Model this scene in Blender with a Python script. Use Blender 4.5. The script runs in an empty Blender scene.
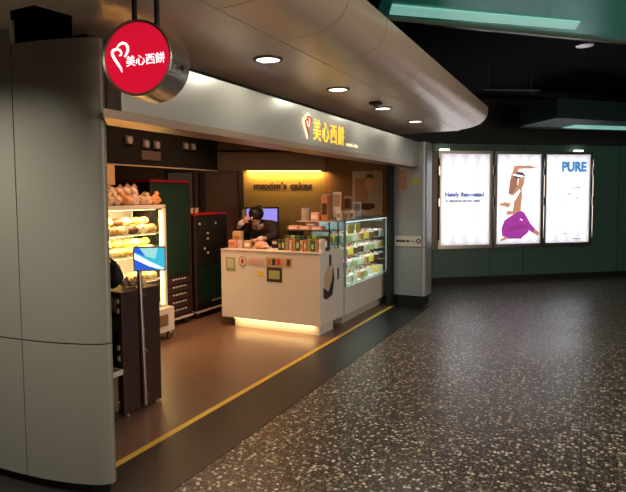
import bpy, bmesh, math, random
from mathutils import Vector, Matrix
C = bpy.context.scene.collection
R = math.radians
rng = random.Random(7)

# ------------------------------------------------------------------ camera
f_px, pit, rol, pcx, pcy, yaw, EYE = 556.61, .0628, -.0079, 302.40, 231.40, .4722, 1.6
cp, sp, cr, sr = math.cos(pit), math.sin(pit), math.cos(rol), math.sin(rol)
Mr = Matrix(((cr,-sr,0),(sr,cr,0),(0,0,1))) @ Matrix(((1,0,0),(0,cp,-sp),(0,sp,cp)))
Mt = Mr.transposed()
def to_world(v):
    d = Mt @ Vector(v); X, Y, Z = d.x, d.z, -d.y
    c, s = math.cos(yaw), math.sin(yaw)
    return Vector((c*X - s*Y, s*X + c*Y, Z))
cam = bpy.data.cameras.new('camera'); co = bpy.data.objects.new('camera', cam); C.objects.link(co)
rx_, dn_, fw_ = to_world((1,0,0)), to_world((0,1,0)), to_world((0,0,1))
co.matrix_world = Matrix(((rx_.x,-dn_.x,-fw_.x,0),(rx_.y,-dn_.y,-fw_.y,0),(rx_.z,-dn_.z,-fw_.z,EYE),(0,0,0,1)))
cam.sensor_fit = 'HORIZONTAL'; cam.sensor_width = 36; cam.lens = f_px/626*36
cam.shift_x = (313-pcx)/626; cam.shift_y = -(246-pcy)/626
cam.clip_start = .05; cam.clip_end = 100
bpy.context.scene.camera = co

# ------------------------------------------------------------------ world, lights, exposure
vs = bpy.context.scene.view_settings
vs.view_transform = 'Standard'; vs.look = 'None'; vs.gamma = 1; vs.use_curve_mapping = False; vs.exposure = 0.2
w = bpy.data.worlds.new('world'); bpy.context.scene.world = w; w.use_nodes = True
w.node_tree.nodes['Background'].inputs[0].default_value = (.9, .8, .7, 1)
w.node_tree.nodes['Background'].inputs[1].default_value = .014

def area(name, loc, size, power, col, rot=(0,0,0), size_y=None, spread=180):
    l = bpy.data.lights.new(name, 'AREA'); l.energy = power; l.color = col; l.size = size; l.spread = R(spread)
    if size_y: l.shape = 'RECTANGLE'; l.size_y = size_y
    o = bpy.data.objects.new(name, l); C.objects.link(o); o.location = loc; o.rotation_euler = rot
    return o
WARM, NEUT, COOL = (1,.51,.26), (1,.86,.70), (.86,.95,1)
# unseen ceiling area lights added to brighten the concourse
area('concourse_fill', (.1,-.9,3.15), .5, 24, NEUT, size_y=2.2)
area('concourse_fill', (1.6,3.2,3.15), .4, 62, NEUT, size_y=2.4)
area('concourse_fill', (2.6,7.0,3.15), .4, 50, NEUT, size_y=2.4)
# shop ceiling lights
area('shop_light', (-3.6,4.55,2.44), 1.1, 22, WARM, size_y=1.6)
area('shop_light', (-3.5,5.2,2.44), .7, 19, WARM, size_y=.7, spread=140)
# added fill panels right of and behind the viewer, brightening soffit and left wall
area('fill_light', (5.4,3.0,1.5), 6.0, 120, (1,.82,.66), rot=(R(90),0,R(90)), size_y=2.2)
area('fill_light', (-.8,-2.7,1.4), 4.0, 14, (1,.92,.80), rot=(R(90),0,R(180)), size_y=2.2)

# ------------------------------------------------------------------ materials
def mat(name, col, rough=.5, metal=0, emit=None, es=0, spec=.5, noise=0, nscale=20, bump=0, bscale=200, coat=0):
    m = bpy.data.materials.new(name); m.use_nodes = True; nt = m.node_tree; b = nt.nodes['Principled BSDF']
    b.inputs['Base Color'].default_value = (*col, 1); b.inputs['Roughness'].default_value = rough
    b.inputs['Metallic'].default_value = metal; b.inputs['Specular IOR Level'].default_value = spec
    b.inputs['Coat Weight'].default_value = coat
    if emit: b.inputs['Emission Color'].default_value = (*emit, 1); b.inputs['Emission Strength'].default_value = es
    tc = nt.nodes.new('ShaderNodeTexCoord')
    if noise:
        n = nt.nodes.new('ShaderNodeTexNoise'); n.inputs['Scale'].default_value = nscale; n.inputs['Detail'].default_value = 4
        nt.links.new(tc.outputs['Object'], n.inputs['Vector'])
        mx = nt.nodes.new('ShaderNodeMix'); mx.data_type = 'RGBA'
        mx.inputs[6].default_value = (*[c*(1-noise) for c in col], 1); mx.inputs[7].default_value = (*[min(1,c*(1+noise)) for c in col], 1)
        nt.links.new(n.outputs['Fac'], mx.inputs[0]); nt.links.new(mx.outputs[2], b.inputs['Base Color'])
    if bump:
        n2 = nt.nodes.new('ShaderNodeTexNoise'); n2.inputs['Scale'].default_value = bscale
        nt.links.new(tc.outputs['Object'], n2.inputs['Vector'])
        bp = nt.nodes.new('ShaderNodeBump'); bp.inputs['Strength'].default_value = bump; bp.inputs['Distance'].default_value = .002
        nt.links.new(n2.outputs['Fac'], bp.inputs['Height']); nt.links.new(bp.outputs['Normal'], b.inputs['Normal'])
    return m
def glass(name, tint=(.93,1,.97), fac=.07):
    m = bpy.data.materials.new(name); m.use_nodes = True; nt = m.node_tree; nt.nodes.clear()
    o = nt.nodes.new('ShaderNodeOutputMaterial'); t = nt.nodes.new('ShaderNodeBsdfTransparent'); g = nt.nodes.new('ShaderNodeBsdfGlossy')
    t.inputs[0].default_value = (*tint, 1); g.inputs['Roughness'].default_value = .05
    mx = nt.nodes.new('ShaderNodeMixShader'); mx.inputs[0].default_value = fac
    nt.links.new(t.outputs[0], mx.inputs[1]); nt.links.new(g.outputs[0], mx.inputs[2]); nt.links.new(mx.outputs[0], o.inputs[0])
    return m
def translucent(name, col, es):
    m = mat(name, col, .3, emit=(.95,.95,1), es=es); nt = m.node_tree; o = nt.nodes['Material Output']; p = nt.nodes['Principled BSDF']
    t = nt.nodes.new('ShaderNodeBsdfTranslucent'); t.inputs[0].default_value = (*col,1); a = nt.nodes.new('ShaderNodeMixShader'); a.inputs[0].default_value = .6
    nt.links.new(p.outputs[0], a.inputs[1]); nt.links.new(t.outputs[0], a.inputs[2]); nt.links.new(a.outputs[0], o.inputs[0]); return m
def mat_terrazzo():
    m = mat('terrazzo', (.1,.09,.08), .34); nt = m.node_tree; b = nt.nodes['Principled BSDF']
    tc = nt.nodes['Texture Coordinate'] if 'Texture Coordinate' in nt.nodes else nt.nodes.new('ShaderNodeTexCoord')
    def vor(scale):
        v = nt.nodes.new('ShaderNodeTexVoronoi'); v.inputs['Scale'].default_value = scale; nt.links.new(tc.outputs['Object'], v.inputs['Vector']); return v
    base = (.036,.030,.025,1); last = None
    for scale, thr, stops in ((42, .30, [(0,(.012,.010,.009)),(.20,(.08,.066,.050)),(.38,(.20,.17,.13)),(.60,(.37,.32,.25)),(.82,(.66,.60,.48))]),
                              (95, .25, [(0,(.014,.012,.010)),(.3,(.12,.10,.08)),(.6,(.26,.23,.175))])):
        v = vor(scale); sx = nt.nodes.new('ShaderNodeSeparateColor'); nt.links.new(v.outputs['Color'], sx.inputs[0])
        cr_ = nt.nodes.new('ShaderNodeValToRGB'); cr_.color_ramp.interpolation = 'CONSTANT'
        e = cr_.color_ramp.elements
        e[0].position, e[0].color = stops[0][0], (*stops[0][1],1); e[1].position, e[1].color = stops[1][0], (*stops[1][1],1)
        for p, c in stops[2:]:
            q = e.new(p); q.color = (*c,1)
        nt.links.new(sx.outputs[0], cr_.inputs[0])
        lt = nt.nodes.new('ShaderNodeMath'); lt.operation = 'LESS_THAN'; lt.inputs[1].default_value = thr*1.6
        nt.links.new(v.outputs['Distance'], lt.inputs[0])
        gt = nt.nodes.new('ShaderNodeMath'); gt.operation = 'GREATER_THAN'; gt.inputs[1].default_value = .20
        nt.links.new(sx.outputs[1], gt.inputs[0])
        mu = nt.nodes.new('ShaderNodeMath'); mu.operation = 'MULTIPLY'; nt.links.new(lt.outputs[0], mu.inputs[0]); nt.links.new(gt.outputs[0], mu.inputs[1])
        mx = nt.nodes.new('ShaderNodeMix'); mx.data_type = 'RGBA'
        if last is None: mx.inputs[6].default_value = base
        else: nt.links.new(last, mx.inputs[6])
        nt.links.new(mu.outputs[0], mx.inputs[0]); nt.links.new(cr_.outputs[0], mx.inputs[7]); last = mx.outputs[2]
    # dividing strips of the slabs
    br = nt.nodes.new('ShaderNodeTexBrick'); br.offset = 0; br.inputs['Scale'].default_value = 1
    br.inputs['Brick Width'].default_value = 1.2; br.inputs['Row Height'].default_value = 1.2; br.inputs['Mortar Size'].default_value = .004
    br.inputs['Color1'].default_value = br.inputs['Color2'].default_value = (1,1,1,1); br.inputs['Mortar'].default_value = (.35,.33,.3,1)
    nt.links.new(tc.outputs['Object'], br.inputs['Vector'])
    mm = nt.nodes.new('ShaderNodeMix'); mm.data_type = 'RGBA'; mm.blend_type = 'MULTIPLY'; mm.inputs[0].default_value = 1
    nt.links.new(last, mm.inputs[6]); nt.links.new(br.outputs['Color'], mm.inputs[7]); nt.links.new(mm.outputs[2], b.inputs['Base Color'])
    n = nt.nodes.new('ShaderNodeTexNoise'); n.inputs['Scale'].default_value = 1.3; nt.links.new(tc.outputs['Object'], n.inputs['Vector'])
    mr = nt.nodes.new('ShaderNodeMapRange'); mr.inputs[3].default_value = .24; mr.inputs[4].default_value = .40
    nt.links.new(n.outputs['Fac'], mr.inputs[0]); nt.links.new(mr.outputs[0], b.inputs['Roughness'])
    return m
def mat_tiles(name, col, rough, size, gcol=.75):
    m = mat(name, col, rough); nt = m.node_tree; b = nt.nodes['Principled BSDF']; tc = nt.nodes['Texture Coordinate']
    br = nt.nodes.new('ShaderNodeTexBrick'); br.offset = 0; br.inputs['Scale'].default_value = 1
    br.inputs['Brick Width'].default_value = size; br.inputs['Row Height'].default_value = size; br.inputs['Mortar Size'].default_value = .004
    br.inputs['Color1'].default_value = (*col,1); br.inputs['Color2'].default_value = (*[c*.88 for c in col],1)
    br.inputs['Mortar'].default_value = (*[c*gcol for c in col],1)
    nt.links.new(tc.outputs['Object'], br.inputs['Vector']); nt.links.new(br.outputs['Color'], b.inputs['Base Color'])
    return m
M = dict(
 terrazzo=mat_terrazzo(),
 shopfloor=mat_tiles('shop_floor', (.17,.10,.066), .33, .6),
 strip=mat_tiles('entrance_strip', (.018,.015,.013), .36, .6, .8),
 yellow=mat('yellow_strip', (.62,.42,.04), .5, noise=.15, nscale=6),
 clad=mat('clad_grey_green', (.25,.245,.205), .38, .15, noise=.04, nscale=3),
 pillar=mat('pillar_grey', (.38,.42,.45), .30, .3, noise=.03, nscale=3),
 seam=mat('seam_black', (.012,.012,.012), .6),
 black=mat('black_paint', (.008,.008,.008), .6, noise=.3, nscale=5),
 matblack=mat('black_ceiling', (.006,.0065,.0065), .9, spec=.1),
 soffit=mat('soffit_aluminium', (.76,.61,.49), .30, .30, noise=.06, nscale=2),
 fascia=mat('fascia_metal', (.47,.48,.44), .34, .35, noise=.03, nscale=4),
 lip=mat('fascia_lip', (.48,.36,.28), .35, .5),
 steel=mat('brushed_steel', (.52,.47,.41), .28, 1),
 darksteel=mat('dark_steel', (.10,.09,.08), .35, .8),
 chrome=mat('chrome', (.75,.75,.75), .12, 1),
 tealwall=mat('teal_wall', (.075,.16,.135), .38, noise=.12, nscale=4),
 upperwall=mat('upper_wall', (.012,.015,.015), .6),
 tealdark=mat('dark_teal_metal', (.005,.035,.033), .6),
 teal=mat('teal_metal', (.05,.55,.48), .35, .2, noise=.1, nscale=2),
 yellowwall=mat('olive_yellow_wall', (.36,.24,.07), .55, noise=.06, nscale=5),
 brown=mat('brown_panel', (.20,.10,.045), .45, noise=.12, nscale=6),
 brownlight=mat('light_brown_panel', (.30,.18,.09), .45, noise=.1, nscale=6),
 darkbrown=mat('dark_brown_wood', (.045,.022,.018), .4, noise=.2, nscale=9),
 white=mat('white_laminate', (.70,.66,.60), .35, noise=.02),
 white2=mat('white_card', (.75,.73,.70), .6),
 offwhite=mat('offwhite', (.55,.50,.44), .5),
 green=mat('dark_green_panel', (.006,.026,.017), .4, noise=.15, nscale=7),
 red=mat('red_trim', (.42,.012,.02), .4),
 pink=mat('pink_pack', (.72,.36,.30), .5, noise=.25, nscale=60),
 orange=mat('orange_pack', (.48,.19,.07), .5, noise=.3, nscale=50),
 greenpack=mat('green_pack', (.04,.13,.05), .45, noise=.4, nscale=60),
 limepack=mat('lime_pack', (.28,.34,.10), .45, noise=.3, nscale=60),
 tan=mat('tan_box', (.42,.27,.12), .6, noise=.1),
 bread=mat('bread_crust', (.62,.30,.10), .5, noise=.45, nscale=18, coat=.2),
 breadpale=mat('pale_bread', (.80,.56,.28), .5, noise=.3, nscale=18, coat=.2),
 breadyellow=mat('yellow_bread', (.88,.58,.10), .45, noise=.3, nscale=18, coat=.3),
 choc=mat('chocolate', (.13,.05,.025), .4, noise=.3),
 cream=mat('cream', (.62,.57,.46), .45),
 fruit=mat('strawberry', (.65,.05,.04), .3),
 matcha=mat('green_sponge', (.35,.42,.15), .6, noise=.2),
 caramel=mat('caramel', (.60,.33,.08), .35, noise=.2),
 yellowcard=mat('yellow_card', (.85,.60,.05), .5),
 wrap=mat('clear_wrapper', (.62,.46,.34), .15, noise=.5, nscale=35, coat=.6),
 skin=mat('skin', (.80,.48,.34), .5),
 hair=mat('black_hair', (.012,.010,.010), .4, bump=.4, bscale=90),
 shirt=mat('dark_shirt', (.030,.022,.024), .8, noise=.2, nscale=14),
 cuff=mat('white_cuff', (.75,.75,.75), .7),
 trousers=mat('black_trousers', (.015,.015,.017), .8),
 glass=glass('clear_glass'), greenglass=glass('green_glass', (.80,.93,.88), .10),
 ledwarm=mat('warm_led', (1,.7,.35), .5, emit=(1,.66,.28), es=4),
 ledyellow=mat('yellow_led', (1,.8,.3), .5, emit=(1,.72,.16), es=4),
 ledcool=mat('cool_led', (.8,.95,1), .5, emit=(.80,.94,1), es=1.6),
 lamp=mat('lamp_glint_glow', (1,.9,.8), .5, emit=(1,.88,.74), es=3.2),
 dimlamp=mat('dim_lamp', (.12,.10,.09), .5, emit=(.9,.7,.6), es=.02),
 tube=mat('fluorescent_tube', (1,1,1), .5, emit=(.93,.95,1), es=6.3),
 poster=translucent('backlit_poster', (.9,.9,.92), .30),
 redface=mat('red_sign_face', (.5,.01,.03), .25, emit=(.60,.004,.028), es=.85),
 whiteglow=mat('white_sign_glow', (1,1,1), .4, emit=(1,.95,.97), es=1.15),
 goldglow=mat('gold_sign_glow', (.9,.65,.1), .3, emit=(1,.56,.04), es=.8),
 creamglow=mat('cream_sign_glow', (.9,.8,.6), .3, emit=(.9,.72,.45), es=.8),
 logored=mat('logo_red', (.45,.02,.02), .4, emit=(.5,.02,.02), es=.25),
 monitor=mat('monitor_screen', (.2,.2,.4), .3, emit=(.30,.27,.85), es=.85),
 navy=mat('navy_print', (.05,.08,.30), .5, emit=(.06,.10,.36), es=.6),
 purebl=mat('blue_print', (.02,.18,.40), .5, emit=(.03,.17,.38), es=1),
 greyprint=mat('grey_print', (.4,.4,.4), .5, emit=(.30,.31,.40), es=.4),
 greyprint_dull=mat('grey_ink', (.35,.35,.36), .6),
 p_skin=mat('print_skin', (.7,.4,.25), .5, emit=(.50,.24,.14), es=.8),
 p_skin2=mat('print_skin_shade', (.5,.25,.15), .5, emit=(.40,.17,.09), es=1),  # browner skin ink for the feet
 p_hair=mat('print_hair', (.05,.05,.05), .5, emit=(.10,.06,.05), es=1),
 p_brownhair=mat('print_brown_hair', (.3,.15,.1), .5, emit=(.30,.14,.09), es=1),
 p_purple=mat('print_purple', (.45,.05,.4), .5, emit=(.34,.04,.31), es=.8),
 p_purple2=mat('print_dark_purple', (.3,.03,.25), .5, emit=(.24,.03,.20), es=1),
 p_white=mat('print_white', (1,1,1), .5, emit=(1,1,1), es=1.3),
 scr_blue=mat('screen_blue', (.02,.1,.5), .3, emit=(.03,.10,.62), es=.9),
 scr_cyan=mat('screen_cyan', (.1,.5,.7), .3, emit=(.03,.42,.60), es=.9),
 scr_pale=mat('screen_pale_green', (.4,.7,.7), .3, emit=(.28,.62,.60), es=.9),
 scr_white=mat('screen_white', (.9,.9,1), .3, emit=(.90,.90,1), es=1),
 pic_a=mat('picture_warm', (.42,.24,.15), .4, noise=.4, nscale=12),
 pic_b=mat('picture_grey', (.36,.31,.27), .4, noise=.4, nscale=10),
 pic_dark=mat('picture_dark', (.05,.035,.03), .4),
 kraft=mat('kraft', (.55,.40,.24), .6, noise=.2, nscale=30),
 oval=mat('olive_sticker', (.36,.42,.10), .5),
 salmon=mat('salmon_poster', (.48,.28,.21), .5, noise=.2, nscale=40),
 tealbright=mat('teal_diffuser', (.3,.8,.7), .4, emit=(.30,.66,.57), es=.45),
)

# ------------------------------------------------------------------ builders
WM = {}
def wm(o): return WM.get(o.name, Matrix.Identity(4)) if o else Matrix.Identity(4)
def tag(o, label=None, cat=None, group=None, kind=None):
    if label: o['label'] = label
    if cat: o['category'] = cat
    if group: o['group'] = group
    if kind: o['kind'] = kind
    return o
def thing(name, label, cat, loc=(0,0,0), rz=0, group=None):
    o = bpy.data.objects.new(name, None); C.objects.link(o); o.location = loc; o.rotation_euler = (0,0,rz)
    WM[o.name] = Matrix.Translation(loc) @ Matrix.Rotation(rz, 4, 'Z')
    return tag(o, label, cat, group)
class MB:
    def __init__(s): s.bm = bmesh.new()
    def _t(s, vs, T):
        if T is not None: bmesh.ops.transform(s.bm, matrix=T, verts=vs)
    def box(s, x0, x1, y0, y1, z0, z1, T=None, bev=0):
        r = bmesh.ops.create_cube(s.bm, size=1); v = r['verts']
        for q in v: q.co = Vector((x0+(q.co.x+.5)*(x1-x0), y0+(q.co.y+.5)*(y1-y0), z0+(q.co.z+.5)*(z1-z0)))
        if bev:
            es = list({e for q in v for e in q.link_edges}); rr = bmesh.ops.bevel(s.bm, geom=es, offset=bev, segments=2, affect='EDGES', profile=.5)
            v = [q for q in s.bm.verts if q in set(rr['verts']) or q.is_valid and q in set(x for x in v if x.is_valid)]
        s._t(v, T); return s
    def cyl(s, p0, p1, r0, r1=None, seg=20, T=None, caps=True):
        p0, p1 = Vector(p0), Vector(p1); r1 = r0 if r1 is None else r1; d = p1-p0
        r = bmesh.ops.create_cone(s.bm, cap_ends=caps, segments=seg, radius1=r0, radius2=r1, depth=d.length)
        X = Matrix.Translation((p0+p1)/2) @ d.to_track_quat('Z','Y').to_matrix().to_4x4()
        bmesh.ops.transform(s.bm, matrix=X, verts=r['verts']); s._t(r['verts'], T); return s
    def ball(s, c, rad, T=None, seg=14, jit=0):
        r = bmesh.ops.create_uvsphere(s.bm, u_segments=seg, v_segments=max(6,seg//2+1), radius=1)
        for q in r['verts']:
            k = 1 + (rng.uniform(-jit,jit) if jit else 0)
            q.co = Vector((c[0]+q.co.x*rad[0]*k, c[1]+q.co.y*rad[1]*k, c[2]+q.co.z*rad[2]*k))
        s._t(r['verts'], T); return s
    def prism(s, pts, z0, z1, T=None):
        b = [s.bm.verts.new((x,y,z0)) for x,y in pts]; t = [s.bm.verts.new((x,y,z1)) for x,y in pts]; n = len(pts)
        s.bm.faces.new(b[::-1]); s.bm.faces.new(t)
        for i in range(n): s.bm.faces.new((b[i], b[(i+1)%n], t[(i+1)%n], t[i]))
        s._t(b+t, T); return s
    def tube(s, pts, r, T=None, seg=8):
        for a, b in zip(pts, pts[1:]): s.cyl(a, b, r, seg=seg, T=T)
        for p in pts: s.ball(p, (r,r,r), T=T, seg=8)
        return s
    def ribbon(s, pts, w, d, T=None):
        # flat raised stroke following pts in the local xy plane; w may be a list of widths
        n = len(pts); ws = w if isinstance(w, (list,tuple)) else [w]*n; L, Rr = [], []
        for i, p in enumerate(pts):
            a = Vector(pts[max(0,i-1)]); b = Vector(pts[min(n-1,i+1)]); t = (b-a).normalized(); nn = Vector((-t.y, t.x))
            L.append((p[0]+nn.x*ws[i]/2, p[1]+nn.y*ws[i]/2)); Rr.append((p[0]-nn.x*ws[i]/2, p[1]-nn.y*ws[i]/2))
        for i in range(n-1): s.prism([Rr[i], Rr[i+1], L[i+1], L[i]], 0, d, T)
        return s
    def build(s, name, m, parent=None, smooth=False, local=False, mods=()):
        if parent is not None and not local: bmesh.ops.transform(s.bm, matrix=wm(parent).inverted(), verts=s.bm.verts)
        bmesh.ops.recalc_face_normals(s.bm, faces=s.bm.faces)
        me = bpy.data.meshes.new(name); s.bm.to_mesh(me); s.bm.free()
        if smooth:
            for p in me.polygons: p.use_smooth = True
        me.materials.append(m)
        o = bpy.data.objects.new(name, me); C.objects.link(o)
        if parent is not None:
            o.parent = parent; WM[o.name] = wm(parent)
        for t, kw in mods:
            md = o.modifiers.new(t.lower(), t)
            for k, v in kw.items(): setattr(md, k, v)
        return o
BEV = ('BEVEL', dict(width=.004, segments=2, limit_method='ANGLE'))
def copy_tree(o, parent=None, mats=None):
    c = o.copy(); C.objects.link(c)
    if parent is not None: c.parent = parent
    for ch in list(o.children): copy_tree(ch, c)
    return c
def struct(name, mb, m, **k):
    o = mb.build(name, m, **k); o['kind'] = 'structure'; return o
def fr(origin, right, up=(0,0,1)):
    r = Vector(right).normalized(); u = Vector(up).normalized(); n = r.cross(u)
    T = Matrix((( r.x,u.x,n.x,origin[0]),(r.y,u.y,n.y,origin[1]),(r.z,u.z,n.z,origin[2]),(0,0,0,1)))
    return T
def text(name, body, size, T, m, parent, depth=.004, sx=1, align='LEFT', label=None, bold=0, mesh_only=False):
    cu = bpy.data.curves.new(name, 'FONT'); cu.body = body; cu.size = size; cu.extrude = depth/2; cu.align_x = align; cu.offset = bold
    cu.resolution_u = 3
    t = bpy.data.objects.new(name+'_tmp', cu); C.objects.link(t)
    dg = bpy.context.evaluated_depsgraph_get(); me = bpy.data.meshes.new_from_object(t.evaluated_get(dg))
    bpy.data.objects.remove(t); bpy.data.curves.remove(cu)
    me.name = name; me.transform(Matrix.Diagonal((sx,1,1,1))); me.transform(T)
    if parent is not None: me.transform(wm(parent).inverted())
    me.materials.clear(); me.materials.append(m)
    o = bpy.data.objects.new(name, me); C.objects.link(o)
    if parent is not None: o.parent = parent; WM[o.name] = wm(parent)
    if label: o['label'] = label
    return o

# ================================================================== SETTING
# floors
struct('floor', MB().box(-9,7,-3,16,-.10,0), M['terrazzo'])
struct('trim_1', MB().box(-2.455,-1.98,2.0,7.95,0,.003).box(-4.3,-1.98,1.2,2.0,0,.003).box(-4.3,-2.455,2.0,2.25,0,.003), M['strip'])
struct('trim_2', MB().box(-2.503,-2.455,2.26,7.70,0,.005), M['yellow'])
struct('trim_3', MB().box(-6.4,-2.503,2.3,8.35,0,.003), M['shopfloor'])
# concourse ceiling
struct('ceiling', MB().box(-9,7,-3,16,3.32,3.42), M['matblack'])
# walls closing the hall (beyond the frame)
struct('wall_right', MB().box(5.6,5.75,-3,16,0,3.32), M['upperwall'])
struct('wall_back', MB().box(-9,7,-3,-2.85,0,3.32), M['upperwall'])
# poster wall
d = Vector((.789,.614,0)); n = Vector((.614,-.789,0)); W0 = Vector((-2.531,9.802,0))
TW = fr(W0, d)
struct('wall_front', MB().box(-2.4,9.5,0,3.32,-.25,-.0, T=fr(W0 + n*-.08, d)), M['tealwall'])
b = MB()
for u in (-1.1,.15,1.28,1.95,3.95,5.3): b.box(u-.004,u+.004,.1,2.55,-.002,.002, T=fr(W0+n*-.08, d))
struct('trim_4', b, M['seam'])
struct('trim_5', MB().box(-2.4,9.5,2.52,3.32,0,.10, T=fr(W0+n*-.08, d)), M['upperwall'])
struct('baseboard_front', MB().box(-2.4,9.5,0,.11,0,.02, T=fr(W0+n*-.08, d)), M['black'])

# left clad wall: curved panel with rounded end
outer_c = [(-4.2,2.02),(-3.6,1.975),(-3.2,1.965),(-3.0,1.968),(-2.85,1.975),(-2.7,1.988),(-2.58,2.005),(-2.46,2.03),(-2.36,2.06),(-2.29,2.09),(-2.252,2.125),(-2.25,2.15),(-2.262,2.165)]
def _spl(P, k=6):
    out = []
    for i in range(len(P)-1):
        p0, p1, p2, p3 = [Vector(P[max(0,min(len(P)-1,j))]) for j in (i-1,i,i+1,i+2)]
        for m_ in range(k):
            t = m_/k; q = .5*((2*p1)+(-p0+p2)*t+(2*p0-5*p1+4*p2-p3)*t*t+(-p0+3*p1-3*p2+p3)*t**3); out.append((q.x,q.y))
    return out+[P[-1]]
outer = _spl(outer_c)
def wall_seg(x0, x1, z0, z1, th=.03):
    pts = []
    def at(x):
        for (xa,ya),(xb,yb) in zip(outer, outer[1:]):
            if xa <= x <= xb: return (x, ya+(yb-ya)*(x-xa)/(xb-xa))
    pts = [at(x0)] + [p for p in outer[:-12] if x0 < p[0] < x1]
    if x1 < -2.25: pts.append(at(x1)); inner = [(x1, pts[-1][1]+th), (x0, pts[0][1]+th)]
    else: pts += outer[-12:]; inner = [(-2.31,2.165),(-2.5,2.16),(x0, pts[0][1]+th)]
    return MB().prism(pts+inner, z0, z1)
wl = struct('wall_left', MB().prism([(-4.2,2.06),(-3.0,2.01),(-2.7,2.03),(-2.46,2.075),(-2.36,2.10),(-2.29,2.15),(-2.34,2.19),(-2.40,2.24),(-4.2,2.24)], .0, 2.42), M['seam'])
for x0, x1, z0, z1 in ((-2.745,-2.2,.06,.822),(-2.745,-2.2,.830,2.42),(-4.1,-2.752,.06,.822),(-4.1,-2.752,.830,2.55)):
    wall_seg(x0, x1, z0, z1).build('cladding_panel', M['clad'], wl, smooth=True, mods=[('EDGE_SPLIT', dict(split_angle=R(35)))])
struct('wall_side', MB().box(-6.4,-2.46,2.24,2.30,0,2.5), M['black'])

# soffit over the shop front: flat inner part, outer edge curving up, rounded far end; opening near the left wall
def profile(y):
    k = max(0, y-7.60); cut = .42-math.sqrt(max(0,.1764-k*k)) if k > 0 else 0
    lift = .02*max(0,y-7.3)**2*4
    o_ = [(-1.60,2.5),(-1.50,2.5005),(-1.42,2.504),(-1.36,2.512),(-1.31,2.525),(-1.265,2.545),(-1.225,2.572),(-1.195,2.605),(-1.177,2.645),(-1.17,2.69)]
    return [(max(-2.45, x-cut), z+lift*0) for x, z in o_]
def soffit_outer(y0, y1, nseg):
    b = MB(); rows = []
    for i in range(nseg+1):
        y = y0+(y1-y0)*i/nseg; pr = profile(y)
        lo = [b.bm.verts.new((x,y,z)) for x,z in pr]; hi = [b.bm.verts.new((x,y,z+.05)) for x,z in pr]
        rows.append(lo+hi[::-1])
    m_ = len(rows[0])
    for a, c in zip(rows, rows[1:]):
        for j in range(m_): b.bm.faces.new((a[j], a[(j+1)%m_], c[(j+1)%m_], c[j]))
    b.bm.faces.new(rows[0]); b.bm.faces.new(rows[-1][::-1])
    return b
sf = struct('trim_6', MB().box(-2.6,-1.3,2.34,8.0,2.56,2.60).box(-4.2,-1.3,-.6,1.74,2.56,2.60).box(-2.2,-1.3,1.74,2.34,2.56,2.60), M['seam'])
ys = [-.6,.35,.97,1.60,2.25,2.87,3.50,4.43,5.04,5.66,6.28,6.90,7.60,8.015]
for a, c in zip(ys, ys[1:]):
    soffit_outer(a+.003, c-.003, 8 if a > 7.4 else 2).build('soffit_edge_panel', M['soffit'], sf, smooth=True, mods=[('EDGE_SPLIT', dict(split_angle=R(40)))])
ins = [(-.6,1.80),(1.80,2.28),(2.28,4.1),(4.1,5.95),(5.95,8.0)]
for y0, y1 in ins:
    if y0 == 1.80: MB().prism([(-1.606,1.8),(-1.606,2.28),(-2.60,2.28),(-2.60,2.26),(-2.289,1.994),(-2.315,1.8)],2.5,2.55).build('soffit_panel', M['soffit'], sf)
    else: MB().box(-2.48 if y0 > 2 else -4.2,-1.606,y0+.0,y1-.0,2.5,2.55).build('soffit_panel', M['soffit'], sf)
MB().prism([(-4.2,1.8),(-2.49,1.8),(-2.893,2.1),(-3.2,2.28),(-4.2,2.28)],2.5,2.55).build('soffit_panel', M['soffit'], sf)
struct('trim_7', MB().box(-3.1,-2.2,1.74,2.34,2.80,2.84).box(-3.1,-3.06,1.78,2.3,2.56,2.80).box(-2.24,-2.20,1.78,2.3,2.56,2.8).box(-3.1,-2.2,2.28,2.32,2.56,2.80).box(-3.1,-2.2,1.76,1.80,2.56,2.8), M['matblack'])
struct('trim_8', MB().box(-2.52,-2.48,2.25,8.0,2.30,2.62), M['black'])  # black closing box added to stop light passing above the fascia

# shop interior shell
struct('ceiling_shop', MB().box(-6.4,-2.52,2.3,8.4,2.46,2.5), M['black'])
struct('wall_far', MB().box(-6.5,-6.4,2.3,8.4,0,2.5), M['darkbrown'])
TY = fr((-3.702,8.05,0), d)     # origin where yellow wall meets the right-hand wall
struct('wall_yellow', MB().box(-1.32,.03,.0,2.46,-.10,0, T=TY), M['yellowwall'])
struct('wall_brown', MB().box(-3.6,-1.32,.0,2.46,-.12,-.02, T=TY), M['brown'])
b = MB()
for u in (-1.32,-1.90): b.box(u-.05,u+.03,0,1.98,-.02,.02, T=TY)
struct('trim_9', b, M['darkbrown'])
struct('wall_side_right', MB().box(-3.72,-2.5,8.05,8.15,0,2.46), M['brown'])
# bulkhead above the yellow wall, with the cove strip beneath
struct('trim_10', MB().box(-1.78,.06,2.0,2.27,0,.16, T=TY), M['brownlight'])
struct('trim_11', MB().box(-1.78,.06,2.30,2.40,-.02,.24, T=TY), M['brown'])
struct('trim_12', MB().box(-3.7,-2.52,7.9,8.05,1.98,2.3), M['brown'])
cv = thing('cove_light', 'warm strip light glowing along the top of the olive yellow wall', 'light', tuple(TY @ Vector((-.6,1.98,.05))))
MB().box(-1.24,0,1.985,1.998,.02,.10, T=TY).build('diffuser', M['ledyellow'], cv)
p = TY @ Vector((-.62,1.975,.07))
area('cove_lamp', p, 1.2, 8.5, (1,.58,.16), rot=(R(30),0,math.atan2(d.y,d.x)), size_y=.05)
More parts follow.
